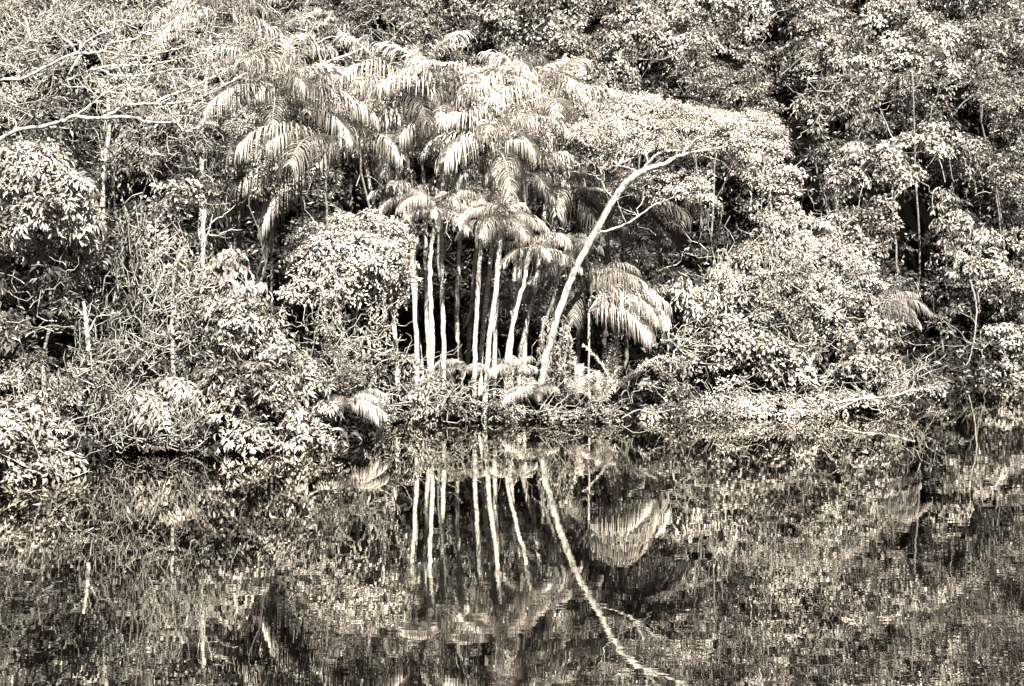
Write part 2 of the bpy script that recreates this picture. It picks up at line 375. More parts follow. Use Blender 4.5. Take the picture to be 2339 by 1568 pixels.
plant('hillside_tree', 'hanging-leaved tree framing the black hollow on its right', 'tree', [(2170, 510, 50, 6.5), (2160, 590, 45, 6), (2230, 560, 50, 6.5), (2150, 450, 35, 7)], 'hanging', 'pale', group=HILL, seed=16)
plant('hillside_tree', 'tree at the right edge with a ledge of bright leaves above its shaded foot', 'tree', [(2260, 600, 60, 4.5), (2330, 560, 60, 4.5), (2300, 650, 70, 3.5, 40), (2350, 700, 60, 3)], 'round', 'pale', group=HILL, seed=17, flat=.6)
plant('hillside_tree', 'right-edge bush hanging down to the water at the end of the inlet', 'tree', [(2300, 770, 55, 1.5), (2340, 830, 60, .8), (2270, 850, 40, .5), (2320, 880, 50, 0.)], 'round', 'pale', group=HILL, seed=18, vines=[(2240, 2330, 800, 880, 0., 10)])
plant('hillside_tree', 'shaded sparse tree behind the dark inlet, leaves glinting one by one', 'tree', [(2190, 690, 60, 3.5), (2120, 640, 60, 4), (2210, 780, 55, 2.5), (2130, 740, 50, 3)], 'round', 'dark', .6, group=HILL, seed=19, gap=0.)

# --- right vine-covered masses
plant('vine_covered_tree', 'vine-draped tree whose bright edge slopes diagonally down to the right', 'tree',
      [(1755, 390, 55, 3.2), (1770, 450, 55, 3.), (1755, 520, 50, 3.), (1720, 580, 45, 2.6), (1740, 330, 60, 3.5), (1790, 400, 50, 3.2), (1830, 470, 55, 3), (1860, 540, 60, 2.8), (1900, 600, 60, 2.5), (1780, 520, 50, 3.6), (1830, 590, 55, 3)], 'small', 'silver', 1.1, seed=20, stems=40,
      vines=[(1710, 1760, 380, 560, 2.5, 8), (1760, 1850, 500, 680, 2.2, 16)])
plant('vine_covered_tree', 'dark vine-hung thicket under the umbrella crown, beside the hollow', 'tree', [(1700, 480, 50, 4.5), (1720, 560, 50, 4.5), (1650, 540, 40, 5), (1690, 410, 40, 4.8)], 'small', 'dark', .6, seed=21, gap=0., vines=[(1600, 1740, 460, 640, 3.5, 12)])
plant('riverside_bush', 'big rounded thicket of small leaves, right of the dark cave', 'bush',
      [(1760, 640, 90, 1.6), (1840, 700, 95, 1.2), (1740, 740, 90, 1.), (1920, 720, 80, 1.2), (1660, 660, 50, 1.8), (1860, 620, 70, 1.8), (1960, 660, 60, 2)], 'small', 'bright', 1.15, group=RB, seed=22, stems=60, vines=[(1620, 1900, 580, 760, .6, 40)])
plant('riverside_bush', 'pale thicket under the big rounded one, with a dark pocket in it', 'bush',
      [(1650, 760, 75, .9), (1720, 820, 80, .6), (1800, 830, 70, .6), (1990, 780, 70, .8), (1960, 850, 60, .5), (1600, 800, 50, .8), (2010, 870, 50, .2)], 'round', 'pale', 1., group=RB, seed=23, stems=50)
plant('riverside_bush', 'layered hanging-leaf shrub with pale drooping tiers, left of the big thicket', 'bush', [(1520, 590, 34, 1.5, 30), (1545, 655, 48, 1.4, 24), (1600, 680, 45, 1.2, 22), (1650, 625, 30, 1.5)], 'hanging', 'bright', 1.1, group=RB, seed=24)
plant('riverside_bush', 'bush of fine tiers at the waterline beside the low palm fronds', 'bush', [(1500, 840, 40, .4, 26), (1545, 820, 40, .6, 26), (1490, 880, 40, 0, 20), (1550, 890, 40, 0, 24), (1580, 930, 50, -.5, 20), (1510, 925, 40, -.4, 18)], 'small', 'pale', 1., group=RB, seed=25)
plant('riverside_bush', 'low bush of flat pads over the water below the dark pocket', 'bush', [(1650, 900, 55, 0, 18), (1710, 930, 60, -.4, 18), (1760, 890, 50, 0, 20), (1640, 945, 45, -.7, 14), (1800, 925, 50, -.4, 18)], 'feather', 'bright', 1.2, group=RB, seed=26, stems=25)
plant('riverside_bush', 'bright low bush lying on the water under the bare fallen branch', 'bush', [(1870, 920, 55, -.3, 20), (1940, 915, 55, -.3, 20), (2000, 925, 50, -.2, 18), (2040, 900, 35, 0, 20), (1830, 945, 45, -.7, 14)], 'small', 'bright', 1.1, group=RB, seed=27, stems=35)
plant('riverside_bush', 'low spreading bush arching into the dark inlet at right', 'bush', [(2060, 850, 45, .2, 24), (2100, 840, 45, -3, 20), (2120, 865, 40, -4, 14), (2055, 890, 30, 0)], 'feather', 'pale', 1.1, group=RB, seed=28, stems=20)
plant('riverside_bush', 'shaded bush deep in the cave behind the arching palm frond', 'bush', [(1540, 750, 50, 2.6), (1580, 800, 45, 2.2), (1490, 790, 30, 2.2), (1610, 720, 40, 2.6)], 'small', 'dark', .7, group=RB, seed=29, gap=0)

# --- left bank
plant('bare_branched_tree', 'grey twiggy tree filling the top left corner', 'tree', [(90, 60, 90, 7), (200, 40, 80, 7), (60, 160, 70, 6.5), (300, 90, 80, 7), (390, 50, 80, 8)], 'feather', 'pale', .7, group=LB, seed=30, gap=-.02, stems=160, twigs=.4)
plant('left_bank_tree', 'tree with dense tiny leaves between the bare branches and the upper left palms', 'tree', [(480, 130, 70, 6), (560, 100, 60, 7), (420, 180, 60, 6), (640, 90, 60, 8)], 'feather', 'pale', .8, group=LB, seed=31, gap=-.05, stems=60)
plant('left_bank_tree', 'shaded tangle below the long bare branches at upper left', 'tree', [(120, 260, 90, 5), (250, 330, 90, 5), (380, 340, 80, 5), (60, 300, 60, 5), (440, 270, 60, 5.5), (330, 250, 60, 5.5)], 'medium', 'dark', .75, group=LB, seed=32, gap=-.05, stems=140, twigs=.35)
plant('left_bank_tree', 'large-leaved bright tree bulging in from the left edge at mid height', 'tree', [(70, 400, 90, 2.4), (130, 450, 80, 2.1), (40, 480, 70, 2.), (170, 505, 55, 1.9), (10, 390, 60, 2.4)], 'large', 'bright', 1.6, gap=-.3, size=.72, group=LB, seed=33)
plant('left_bank_tree', 'dark tree with upright thin stems below the large-leaved left tree', 'tree', [(70, 620, 90, 2.8), (180, 590, 80, 3.2), (250, 670, 70, 3.), (110, 710, 80, 2.5), (280, 560, 60, 3.6), (40, 760, 60, 2.2)], 'large', 'dark', .65, group=LB, seed=34, gap=-.05, stems=30, vines=[(140, 340, 470, 800, 2., 26)], size=.85)
plant('left_bank_tree', 'slim tree with a column of bright leaves ending beside the lone banded trunk', 'tree', [(400, 450, 55, 3.2), (430, 510, 45, 3.), (380, 540, 45, 3.), (350, 480, 40, 3.4), (440, 440, 35, 3.4)], 'round', 'bright', 1., group=LB, seed=35)
plant('left_bank_tree', 'chain of small bright crowns just under the upper left palm', 'tree', [(550, 300, 42, 4), (590, 340, 42, 4), (640, 370, 46, 4), (690, 345, 40, 4.2), (560, 375, 40, 4.2), (620, 410, 40, 4)], 'feather', 'pale', 1.1, group=LB, seed=36)
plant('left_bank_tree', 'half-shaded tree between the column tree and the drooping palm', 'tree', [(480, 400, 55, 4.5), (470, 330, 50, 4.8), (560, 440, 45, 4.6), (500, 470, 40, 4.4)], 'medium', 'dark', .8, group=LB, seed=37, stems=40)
plant('left_bank_tree', 'vine-strangled sapling with candelabra of bare pale twigs', 'tree', [(370, 610, 45, 2.2), (430, 640, 45, 2.2), (330, 560, 40, 2.6), (400, 700, 50, 1.9)], 'medium', 'mid', .8, group=LB, seed=38, stems=50, vines=[(340, 450, 600, 880, 1.5, 40)])
plant('left_bank_tree', 'leafy tree with a pale rounded top, right of the banded trunk', 'tree', [(530, 610, 50, 2.6), (500, 650, 45, 2.4), (560, 660, 45, 2.4), (520, 700, 60, 2.)], 'hanging', 'bright', 1., group=LB, seed=39)
plant('riverside_bush', 'large dense bush of pointed leaves sloping down to the right', 'bush', [(560, 740, 80, 1.5), (640, 800, 80, 1.2), (520, 810, 80, 1.2), (670, 870, 80, .8), (580, 890, 80, .7), (480, 860, 60, 1.)], 'large', 'pale', 1.2, group=LB, seed=40, size=.72, stems=20)
plant('riverside_bush', 'brightest rounded bush hanging over the water left of the small water palm', 'bush', [(640, 960, 75, .1), (720, 970, 62, .1), (560, 970, 60, .2), (520, 940, 40, .4), (690, 1015, 60, -.5, 34), (610, 1020, 50, -.4, 28), (750, 1010, 34, -.2)], 'large', 'bright', 1.3, group=LB, seed=41, size=.72)
plant('riverside_bush', 'bright oval leaf pad in the middle of the left bank', 'bush', [(380, 890, 55, .2), (340, 920, 40, .1), (425, 915, 40, .2), (390, 950, 40, 0)], 'hanging', 'bright', 1.2, group=LB, seed=42)
plant('riverside_bush', 'dome of clipped-looking tiny leaves above the left-edge bush', 'bush', [(95, 850, 75, .7, 30), (140, 880, 50, .4, 34), (45, 860, 50, .6, 30)], 'feather', 'pale', 1.2, group=LB, seed=43, vines=[(40, 180, 860, 980, .3, 50)])
plant('riverside_bush', 'large bright bush at the left edge reaching lowest into the water', 'bush', [(60, 970, 80, 0), (110, 1010, 60, -.4), (40, 1040, 70, -.9), (130, 1050, 45, -.8, 36), (0, 980, 60, -.2), (90, 1075, 60, -1.3, 26)], 'medium', 'bright', 1.3, group=LB, seed=44, stems=30)
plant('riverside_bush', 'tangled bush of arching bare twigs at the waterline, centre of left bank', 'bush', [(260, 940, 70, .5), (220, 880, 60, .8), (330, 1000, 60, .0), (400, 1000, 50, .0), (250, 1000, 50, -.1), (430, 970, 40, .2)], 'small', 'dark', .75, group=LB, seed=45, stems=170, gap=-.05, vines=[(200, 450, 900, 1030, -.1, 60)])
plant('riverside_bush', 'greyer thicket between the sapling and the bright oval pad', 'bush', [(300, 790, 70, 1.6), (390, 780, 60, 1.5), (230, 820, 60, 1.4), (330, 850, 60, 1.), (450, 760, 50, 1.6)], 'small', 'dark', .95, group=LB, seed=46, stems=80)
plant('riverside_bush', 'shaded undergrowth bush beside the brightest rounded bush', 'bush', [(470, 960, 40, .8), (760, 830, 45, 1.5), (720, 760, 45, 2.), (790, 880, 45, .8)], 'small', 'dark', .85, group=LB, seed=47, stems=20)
# --- centre
CB = 'bushes at the foot of the palm clump'
plant('round_topped_tree', 'pale round-topped tree standing just left of the palm trunks', 'tree', [(790, 525, 52, 45), (850, 520, 52, 45), (905, 535, 40, 45.2), (740, 560, 50, 44.6), (820, 580, 70, 44.4), (890, 600, 55, 44.4), (700, 620, 55, 44.4), (770, 640, 60, 44.2), (680, 670, 40, 44), (925, 640, 35, 44.8)], 'small', 'silver', 1.35, seed=50, gap=-.3,
      vines=[(845, 900, 640, 830, .2, 30), (730, 785, 640, 800, 3.6, 30)])
plant('riverside_bush', 'tree of flat layered sprays under the round-topped tree', 'bush', [(830, 770, 50, 44.3, 18), (880, 745, 50, 44.5, 16), (910, 775, 40, 44.6, 16), (790, 800, 45, 44, 18), (860, 800, 50, 44, 16), (740, 725, 40, 43.8, 20)], 'feather', 'pale', 1.2, group=CB, seed=51, stems=15)
plant('riverside_bush', 'dim bush in front of the leftmost palm trunks', 'bush', [(900, 850, 60, .6), (850, 870, 50, 45), (800, 850, 50, 44.2), (940, 840, 40, .6), (850, 930, 50, 44.6), (890, 920, 50, .1)], 'medium', 'mid', .9, group=CB, seed=52, stems=30, size=.8)
plant('riverside_bush', 'pale bush at the water in front of the middle palm trunks', 'bush', [(990, 900, 55, -.1), (940, 925, 45, -.2), (1040, 910, 50, -.1), (1075, 935, 35, -.3), (1000, 945, 60, -.5, 22)], 'medium', 'pale', 1., group=CB, seed=53, stems=40, size=.8)
plant('riverside_bush', 'pale bush at the water between the slanting trunk base and the low palms', 'bush', [(1160, 920, 45, -.1), (1200, 935, 40, -.4), (1130, 945, 40, -.5), (1250, 945, 40, -.6, 18), (1310, 945, 40, -.5, 20), (1370, 945, 40, -.5, 18), (1425, 940, 40, -.4, 24), (1180, 880, 40, .4)], 'feather', 'pale', 1., group=CB, seed=54, stems=30)
plant('vine_clad_shrub', 'vine-wrapped foot of vegetation around the base of the leaning tree', 'shrub', [(1265, 850, 34, .8, 50), (1275, 790, 28, .9, 40), (1255, 900, 32, .5, 34)], 'feather', 'mid', 1., seed=55, vines=[(1235, 1300, 740, 930, .5, 50)])
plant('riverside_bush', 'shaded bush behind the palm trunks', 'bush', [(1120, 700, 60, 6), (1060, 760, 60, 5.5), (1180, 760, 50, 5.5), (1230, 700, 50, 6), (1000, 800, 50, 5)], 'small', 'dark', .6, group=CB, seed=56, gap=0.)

# --- leaning tree
ur = np.random.default_rng(4); UMB = []
for i in range(26):
    x = 1320 + 470 * (i + ur.random()) / 26; top = np.interp(x, [1320, 1400, 1480, 1560, 1640, 1720, 1790], [280, 232, 225, 252, 245, 262, 320])
    UMB.append((x, top + ur.uniform(5, 75), ur.uniform(34, 50), ur.uniform(.7, 1.5), ur.uniform(12, 18), 'feather', 1.25))
def traced(name, label, cat, limbs, Y0, mats='white_bark', group=None, crown=None, seed=5, twigs=0):
    """limbs: (start radius, end radius, [(column, row, metres behind the shore line)...]); first limb is the trunk"""
    rng = np.random.default_rng(seed)
    g = [[at(q[0], q[1], Y0 + (q[2] if len(q) > 2 else 0)) for q in l[2]] for l in limbs]
    base = np.array(g[0][0]); e = thing(name, label, cat, base, group)
    t = None
    for i, (l, p) in enumerate(zip(limbs, g)):
        mb = MB(); pp = smooth_path(p, 6); pp[1:-1] += rng.normal(0, .012, pp[1:-1].shape)
        tube(mb, pp, np.linspace(l[0], l[1], len(pp)), 9 if i == 0 else 7)
        for _ in range(twigs if i else 2):
            s = pp[rng.integers(len(pp) // 3, len(pp))]; a = rng.uniform(.1, 2.6)
            q = s + np.array([math.cos(a), rng.uniform(-.5, .5), math.sin(a) * .8]) * rng.uniform(.4, 1.3)
            w = crooked(s, q, rng, .2, 7); tube(mb, w, np.linspace(.022, .006, 7), 4)
            for _ in range(2):
                s2 = w[rng.integers(2, 6)]; a2 = a + rng.normal(0, .7)
                tube(mb, crooked(s2, s2 + np.array([math.cos(a2), rng.uniform(-.4, .4), math.sin(a2) * .8]) * rng.uniform(.25, .6), rng, .2, 5), np.linspace(.012, .005, 5), 3)
        o = mb.build('trunk' if i == 0 else 'limb', M[mats], e, base)
        t = t or o
    if crown:
        lm, wm = MB(), MB()
        for (px, py, r, dy, rz, kind, dens) in crown:
            Y = Y0 + dy; blob(lm, wm, at(px, py, Y), (r / F * Y, r / F * Y * .8, rz / F * Y), kind, dens, rng, -.2, .3, .85, False)
        c = lm.build('crown', M['silver'], e, base)
        if wm.n: wm.build('twigs', M['twig'], c, base)['kind'] = 'stuff'
    return e

traced('leaning_tree', 'pale smooth tree leaning right out of the palm clump, with a flat umbrella crown', 'tree', [
    (.12, .10, [(1232, 905), (1243, 830), (1257, 779), (1284, 692), (1317, 609), (1367, 518), (1404, 455), (1438, 411), (1474, 388)]),
    (.085, .025, [(1474, 388), (1525, 371), (1558, 354), (1625, 341), (1682, 331, .3)]),
    (.055, .015, [(1468, 392), (1481, 371), (1511, 348), (1568, 341, .2), (1618, 327, .4), (1652, 311, .5)]),
    (.04, .012, [(1481, 371), (1470, 344), (1468, 327), (1491, 284, .3)]),
    (.05, .015, [(1425, 432), (1446, 402), (1448, 388), (1420, 380), (1395, 368)]),
    (.045, .012, [(1360, 535), (1404, 522), (1444, 505), (1491, 471), (1558, 445), (1600, 436)]),
    (.045, .015, [(1395, 395, .4), (1425, 370, .4), (1460, 357, .4), (1500, 340, .4)]),
    (.04, .015, [(1400, 395, .5), (1430, 350, .5), (1460, 325, .5)]),
    (.04, .015, [(1330, 360, .8), (1370, 385, .6), (1376, 420, .5), (1404, 458)]),
    (.04, .015, [(1558, 354), (1570, 335, .2), (1600, 310, .3)]),
    ], 45.4, crown=[(1460, 285, 60, .9, 22, 'feather', 1.3), (1720, 285, 50, .9, 26, 'feather', 1.3), (1590, 260, 60, 1.1, 22, 'feather', 1.3), (1660, 320, 60, .7, 24, 'feather', 1.3), (1380, 250, 75, 1.5, 24, 'feather', 1.2), (1450, 240, 70, 1.4, 24, 'feather', 1.2), (1340, 285, 45, 1.2, 20, 'feather', 1.), (1420, 300, 60, .9, 20, 'feather', 1.), (1510, 265, 60, 1.2, 22, 'feather', 1.2),
    (1560, 300, 70, .9, 26, 'feather', 1.3), (1640, 285, 70, .9, 28, 'feather', 1.3), (1700, 310, 55, .9, 30, 'feather', 1.3), (1500, 330, 60, .6, 20, 'feather', 1.), (1600, 345, 60, .6, 18, 'feather', 1.), (1690, 350, 50, .5, 20, 'feather', 1.1),
    (1380, 350, 50, 1., 20, 'feather', .9), (1500, 410, 50, .8, 18, 'feather', .9), (1570, 410, 50, .3, 18, 'feather', 1.), (1600, 450, 40, .2, 14, 'feather', .9), (1530, 445, 40, .4, 14, 'feather', .8), (1430, 420, 40, 1., 16, 'feather', .8)] + UMB, twigs=3, seed=61)

traced('leaning_tree', 'bare-limbed tree reaching in from the left edge with long pale horizontal branches', 'tree', [
    (.06, .05, [(-60, 420), (-20, 340), (33, 301), (117, 285), (174, 265)]),
    (.055, .02, [(174, 265), (214, 271), (254, 261), (288, 241), (355, 238), (435, 231), (502, 201), (562, 167)]),
    (.05, .015, [(214, 271), (301, 268), (338, 281), (402, 281), (422, 301), (458, 288)]),
    (.05, .015, [(355, 238), (380, 222), (430, 205), (480, 180), (520, 160)]),
    (.03, .01, [(380, 240), (395, 262), (430, 250), (470, 235)]),
    (.035, .01, [(174, 265), (200, 245), (232, 222), (270, 200), (330, 190)]),
    ], 39.5, twigs=12, seed=62)
traced('leaning_tree', 'upper bare-limbed tree from the left edge, its branches crossing the top left corner', 'tree', [
    (.05, .04, [(-60, 210), (0, 184), (54, 179), (110, 150), (167, 124)]),
    (.045, .015, [(167, 124), (234, 117), (248, 100), (300, 92), (335, 80), (400, 72), (470, 60)]),
    (.04, .015, [(150, 186, .4), (190, 168, .4), (228, 156), (278, 151), (351, 147), (430, 130), (500, 115)]),
    (.04, .015, [(228, 156), (260, 172), (330, 172), (400, 160), (470, 150)]),
    (.045, .015, [(54, 40), (68, 82), (60, 110)]),
    (.045, .015, [(120, 66), (160, 100), (176, 120), (205, 90), (260, 66), (340, 50)]),
    (.035, .01, [(234, 117), (300, 128), (380, 118), (460, 95), (540, 85)]),
    ], 40.5, twigs=12, seed=63)
traced('dead_snag', 'short broken white snag standing in the dark left bank foliage', 'snag', [(.065, .04, [(202, 800), (200, 770), (197, 740), (190, 690)]), (.03, .012, [(200, 765), (212, 740), (222, 722)])], 38.2, twigs=2, seed=64)
traced('banded_trunk', 'lone upright trunk with dark rings between the column tree and the pale rounded top', 'trunk', [(.07, .055, [(452, 860), (456, 760), (462, 660), (464, 560), (466, 480)]), (.03, .01, [(464, 560), (480, 520), (486, 490)])], 41.6, 'palm_bark', twigs=2, seed=65)
traced('bare_sapling', 'bare sapling forking like a candelabra below the bright leaf column', 'sapling', [(.07, .045, [(398, 960), (396, 860), (393, 760), (398, 640), (404, 600), (420, 566)]), (.045, .012, [(398, 620), (384, 606), (366, 640), (352, 690), (340, 720)]),
    (.04, .012, [(404, 600), (424, 616), (432, 650), (430, 690)]), (.03, .01, [(352, 690), (372, 704), (384, 724)]), (.03, .01, [(366, 640), (350, 668), (316, 690), (300, 712)]), (.035, .012, [(396, 700), (420, 676), (440, 672)])], 40.2, 'bark', twigs=6, seed=66)
traced('fallen_branch', 'bare white branch lying along the water in front of the right bushes', 'branch', [(.04, .02, [(2090, 890), (2030, 906), (1960, 912), (1900, 922), (1850, 936), (1780, 938)]), (.04, .015, [(1960, 912), (1930, 928), (1890, 945), (1860, 940)]),
    (.03, .01, [(1900, 922), (1880, 945), (1840, 955)]), (.025, .01, [(2000, 908), (2005, 930), (2018, 948)]), (.03, .01, [(1850, 936), (1870, 900), (1880, 868)])], 46.3, twigs=6, seed=67)
traced('fallen_branch', 'thin bare branch arching out of the dark cave beside the low palms', 'branch', [(.035, .015, [(1530, 850), (1536, 820), (1548, 795), (1590, 790), (1640, 792)]), (.02, .008, [(1548, 795), (1530, 780), (1508, 776)]), (.02, .008, [(1548, 795), (1570, 812), (1590, 800)])], 46.2, twigs=4, seed=68)
traced('hanging_liana', 'pale liana hanging down into the dark inlet at far right', 'liana', [(.04, .015, [(2215, 640), (2230, 700), (2224, 780), (2210, 830), (2180, 862)]), (.02, .01, [(2224, 780), (2240, 800), (2262, 780)])], 57.0, 'bark', twigs=3, seed=69)
traced('pale_trunk', 'slender white trunk in the dark gap right of the arching palm', 'trunk', [(.05, .03, [(1640, 740), (1642, 660), (1645, 580)]), (.02, .01, [(1642, 660), (1660, 630), (1672, 600)])], 49.0, 'bark', twigs=2, seed=70)
traced('leaning_tree', 'dead pale branches breaking out above the dark gap at top centre-left', 'tree', [(.07, .05, [(690, 200), (735, 150), (790, 128), (830, 110)]), (.05, .015, [(735, 150), (722, 100), (700, 70), (690, 40)]), (.04, .012, [(740, 148), (800, 158), (850, 160)]),
    (.035, .012, [(722, 100), (760, 84), (800, 96), (840, 80)]), (.03, .01, [(700, 70), (660, 60), (640, 40)]), (.03, .01, [(790, 128), (820, 140), (880, 130)])], 52.0, twigs=8, seed=71)

# ------------------------------------------------------------------ palms
def frond_mesh(e0, bend, seed, L=2.65, ll=1.15, n=44, stiff=.0):
    """one arching feather leaf in the xz plane: curved midrib and drooping leaflets"""
    rng = np.random.default_rng(seed); mb = MB(); K = 40
    s = np.linspace(0, 1, K); ang = np.radians(e0) - np.radians(bend) * s ** 1.25
    st = L / (K - 1); pt = np.zeros((K, 3)); pt[1:, 0] = np.cumsum(np.cos(ang[:-1]) * st); pt[1:, 2] = np.cumsum(np.sin(ang[:-1]) * st)
    pt[:, 1] = .10 * L * rng.normal(0, .5) * s ** 2
    tube(mb, pt, np.linspace(.028, .006, K), 4)
    for side in (-1, 1):
        u = np.linspace(.17, .995, n) + rng.normal(0, .004, n); u = np.clip(u, 0, .999)
        i = (u * (K - 1)).astype(int); fr = (u * (K - 1) - i)[:, None]
        P = pt[i] * (1 - fr) + pt[np.minimum(i + 1, K - 1)] * fr
        T = np.stack([np.cos(ang[i]), np.zeros(n), np.sin(ang[i])], 1); Nn = np.stack([-np.sin(ang[i]), np.zeros(n), np.cos(ang[i])], 1)
        ln_ = ll * (.35 + .65 * np.sin(np.pi * np.clip(u * .86 + .10, 0, 1)) ** .7) * rng.uniform(.82, 1.1, n)
        fwd = .35 + .75 * u ** 2
        D = norm(T * fwd[:, None] + np.array([0, side, 0]) * .8 + Nn * (.30 + rng.normal(0, .12, n))[:, None] + rng.normal(0, .05, (n, 3)))
        g = rng.uniform(.85, 1.5, n) * (1 - stiff)
        kk = 6; Q = P.copy(); rows = []; W = rng.uniform(.030, .044, n)
        for k in range(kk + 1):
            t = k / kk
            d = norm(D * max(.06, 1 - t * 1.2 * (1 - stiff)) + np.array([0, 0, -1.]) * (t ** .95 * 1.4 * g)[:, None])
            S = norm(T + Nn * .25 + rng.normal(0, .14 if e0 < 50 else .55, (n, 3))); S = norm(S - d * np.sum(S * d, 1, keepdims=True))
            w = W * (1 - .92 * t ** 2.2) * (.5 if k == 0 else 1.)
            rows.append(np.stack([Q - S * w[:, None] * .5, Q + S * w[:, None] * .5], 1))
            Q = Q + d * (ln_ / kk)[:, None]
        R = np.stack(rows, 1)      # n, kk+1, 2, 3
        v = R.reshape(-1, 3); b = np.arange(n)[:, None] * (kk + 1) * 2; f = []
        for k in range(kk):
            f.append(b + np.array([[2 * k, 2 * k + 1, 2 * k + 3]])); f.append(b + np.array([[2 * k, 2 * k + 3, 2 * k + 2]]))
        mb.add(v, np.concatenate(f), True)
    return mb
FR = {}
ELEV = [80, 66, 54, 42, 30, 16, 0, -24, 84, 68, 50]
def frond_proto(ei, var, mat):
    key = (ei, var, mat)
    if key not in FR:
        bend = [66, 92, 92, 88, 80, 70, 56, 42, 10, 22, 34][ei] + (8 if var else -8)
        o = frond_mesh(ELEV[ei], bend, ei * 10 + var, stiff=[.7, .6, .5][ei - 8] if ei > 7 else .35 if ei == 0 else .0, ll=.55 if ei > 7 else 1.15).build('frond', M[mat]); me = o.data
        bpy.data.objects.remove(o); FR[key] = me
    return FR[key]
PC = 'tall feather palms of the central clump'
def palm(label, trunk, Y, crown, scale=1., nf=13, tr=.082, group=None, mat='palm', seed=1, lo=0, hi=7, name='feather_palm', shaft=True, yaw=None, plume=0):
    """trunk: (column, row) from the foot up; crown: (column, row) of the growing point"""
    rng = np.random.default_rng(seed * 131 + 7)
    if name == 'low_palm': tr = .04
    pts = [at(x, y, Y) for x, y in trunk] + [at(crown[0], crown[1], Y)]
    g = float(ground(pts[0][0], Y))
    if pts[0][2] > g + .15: pts = [np.array([pts[0][0] + (pts[0][0] - pts[1][0]) * .2, Y, g - .1])] + pts
    base = pts[0]; e = thing(name, label, 'palm', base, group)
    pp = smooth_path(pts, 7); pp[1:-1, :2] += rng.normal(0, .012, pp[1:-1, :2].shape)
    if len(trunk) > 1 or pts[-1][2] - base[2] > 1.8:
        mb = MB(); r = np.linspace(tr, tr * .78, len(pp)) * (1 + .05 * rng.normal(size=len(pp))); tube(mb, pp, r, 9); mb.build('trunk', M['palm_bark' if mat == 'palm' else 'dark_bark'], e, base)
        if shaft:
            mb = MB(); q = pp[-1] - norm(pp[-1] - pp[-3]) * .75
            tube(mb, smooth_path([q, (q + pp[-1]) / 2, pp[-1] + UP * .1]), np.interp(np.linspace(0, 1, 13), [0, .15, .6, 1], [tr * .8, tr * 1.25, tr * 1.1, tr * .5]), 9)
            mb.build('crownshaft', M['bark'], e, base)
    for i in range(nf):
        t = (i + .5) / nf; ei = int(round(lo + (hi - lo) * t ** 1.05 + rng.normal(0, .35))); ei = min(max(ei, lo), hi)
        if i < plume: ei = 8 + int(rng.integers(2))
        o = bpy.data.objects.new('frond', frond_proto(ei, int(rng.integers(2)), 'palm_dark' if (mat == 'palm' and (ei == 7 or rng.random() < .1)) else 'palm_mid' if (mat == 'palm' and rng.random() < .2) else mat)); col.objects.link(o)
        o.parent = e; o.location = Vector(pp[-1] - base) + Vector((0, 0, .05 - .03 * i / nf))
        az = (i * 2.39996 + seed) if yaw is None else rng.uniform(yaw[0], yaw[1])
        o.rotation_euler = (rng.normal(0, .05), rng.normal(0, .05), az)
        k = scale * rng.uniform(.74, 1.06) * (.55 if i < plume and name == 'feather_palm' else 1); o.scale = (k, k, k)
    return e
G = PC
palm('tall palm at the left of the clump, crown spreading furthest left of the main canopy', [(962, 834), (951, 741), (948, 634), (941, 491), (930, 380)], 47.5, (900, 255), 1.15, group=G, seed=1)
palm('tallest central palm with upright spiky new fronds above all the others', [(980, 834), (974, 723), (973, 616), (970, 450)], 48.0, (950, 222), 1.2, 14, plume=2, group=G, seed=2)
palm('tall palm on the straightest smooth white trunk', [(1014, 823), (1010, 669), (1009, 580), (1012, 400)], 47.2, (1004, 268), 1.15, 13, group=G, seed=3)
palm('tall palm on the knobbly banded trunk right of the straight white one', [(1050, 812), (1043, 723), (1048, 598), (1051, 526), (1060, 380)], 48.2, (1050, 228), 1.15, 13, group=G, seed=4)
palm('tall back palm with a rounded fan crown in the middle of the canopy line', [(1070, 800), (1085, 600), (1105, 400)], 49.5, (1108, 212), 1.1, 13, plume=2, group=G, seed=5)
palm('tall palm carrying the rightmost upright plume of the canopy line', [(1166, 800), (1175, 616), (1196, 400)], 48.6, (1192, 228), 1.15, 14, plume=2, group=G, seed=6)
palm('right-hand end palm of the tall canopy, long comb-like fronds hanging at its right', [(1190, 800), (1225, 640), (1256, 364), (1256, 318)], 47.6, (1238, 268), 1.12, 13, group=G, seed=7)
palm('mid-height palm with a neat arching dome right of centre under the tall crowns', [(1100, 800), (1120, 600), (1140, 430)], 46.8, (1150, 298), .95, 14, group=G, seed=8)
palm('low-slung palm at the left flank of the clump, bushy crown over the black gap', [(905, 800), (880, 600), (850, 450)], 47.0, (826, 320), 1.1, 13, group=G, seed=9)
palm('palm with a heavy curtain of hanging leaflets in the right half of the clump', [(1130, 790), (1135, 640), (1138, 480)], 46.4, (1130, 345), 1.0, 14, group=G, seed=10, lo=1)
palm('palm with small bright crown at the right flank, between canopy and leaning trunk', [(1165, 800), (1185, 640), (1198, 480)], 46.8, (1198, 408), .8, 12, group=G, seed=11)
palm('palm on the slanting banded trunk behind the leaning tree, crown like a fountain', [(1200, 760), (1216, 690), (1237, 616), (1257, 562), (1273, 490)], 48.0, (1285, 425), .95, 14, group=G, seed=12)
palm('shorter palm with the brightest white mop crown among the trunks', [(987, 783), (984, 687), (982, 598), (992, 520)], 46.0, (1002, 478), .60, 12, group=G, seed=13, lo=1)
palm('shorter palm with thin arching fronds over the middle trunks', [(1084, 834), (1087, 741), (1094, 616), (1098, 560)], 46.2, (1100, 470), .56, 11, group=G, seed=14, lo=1)
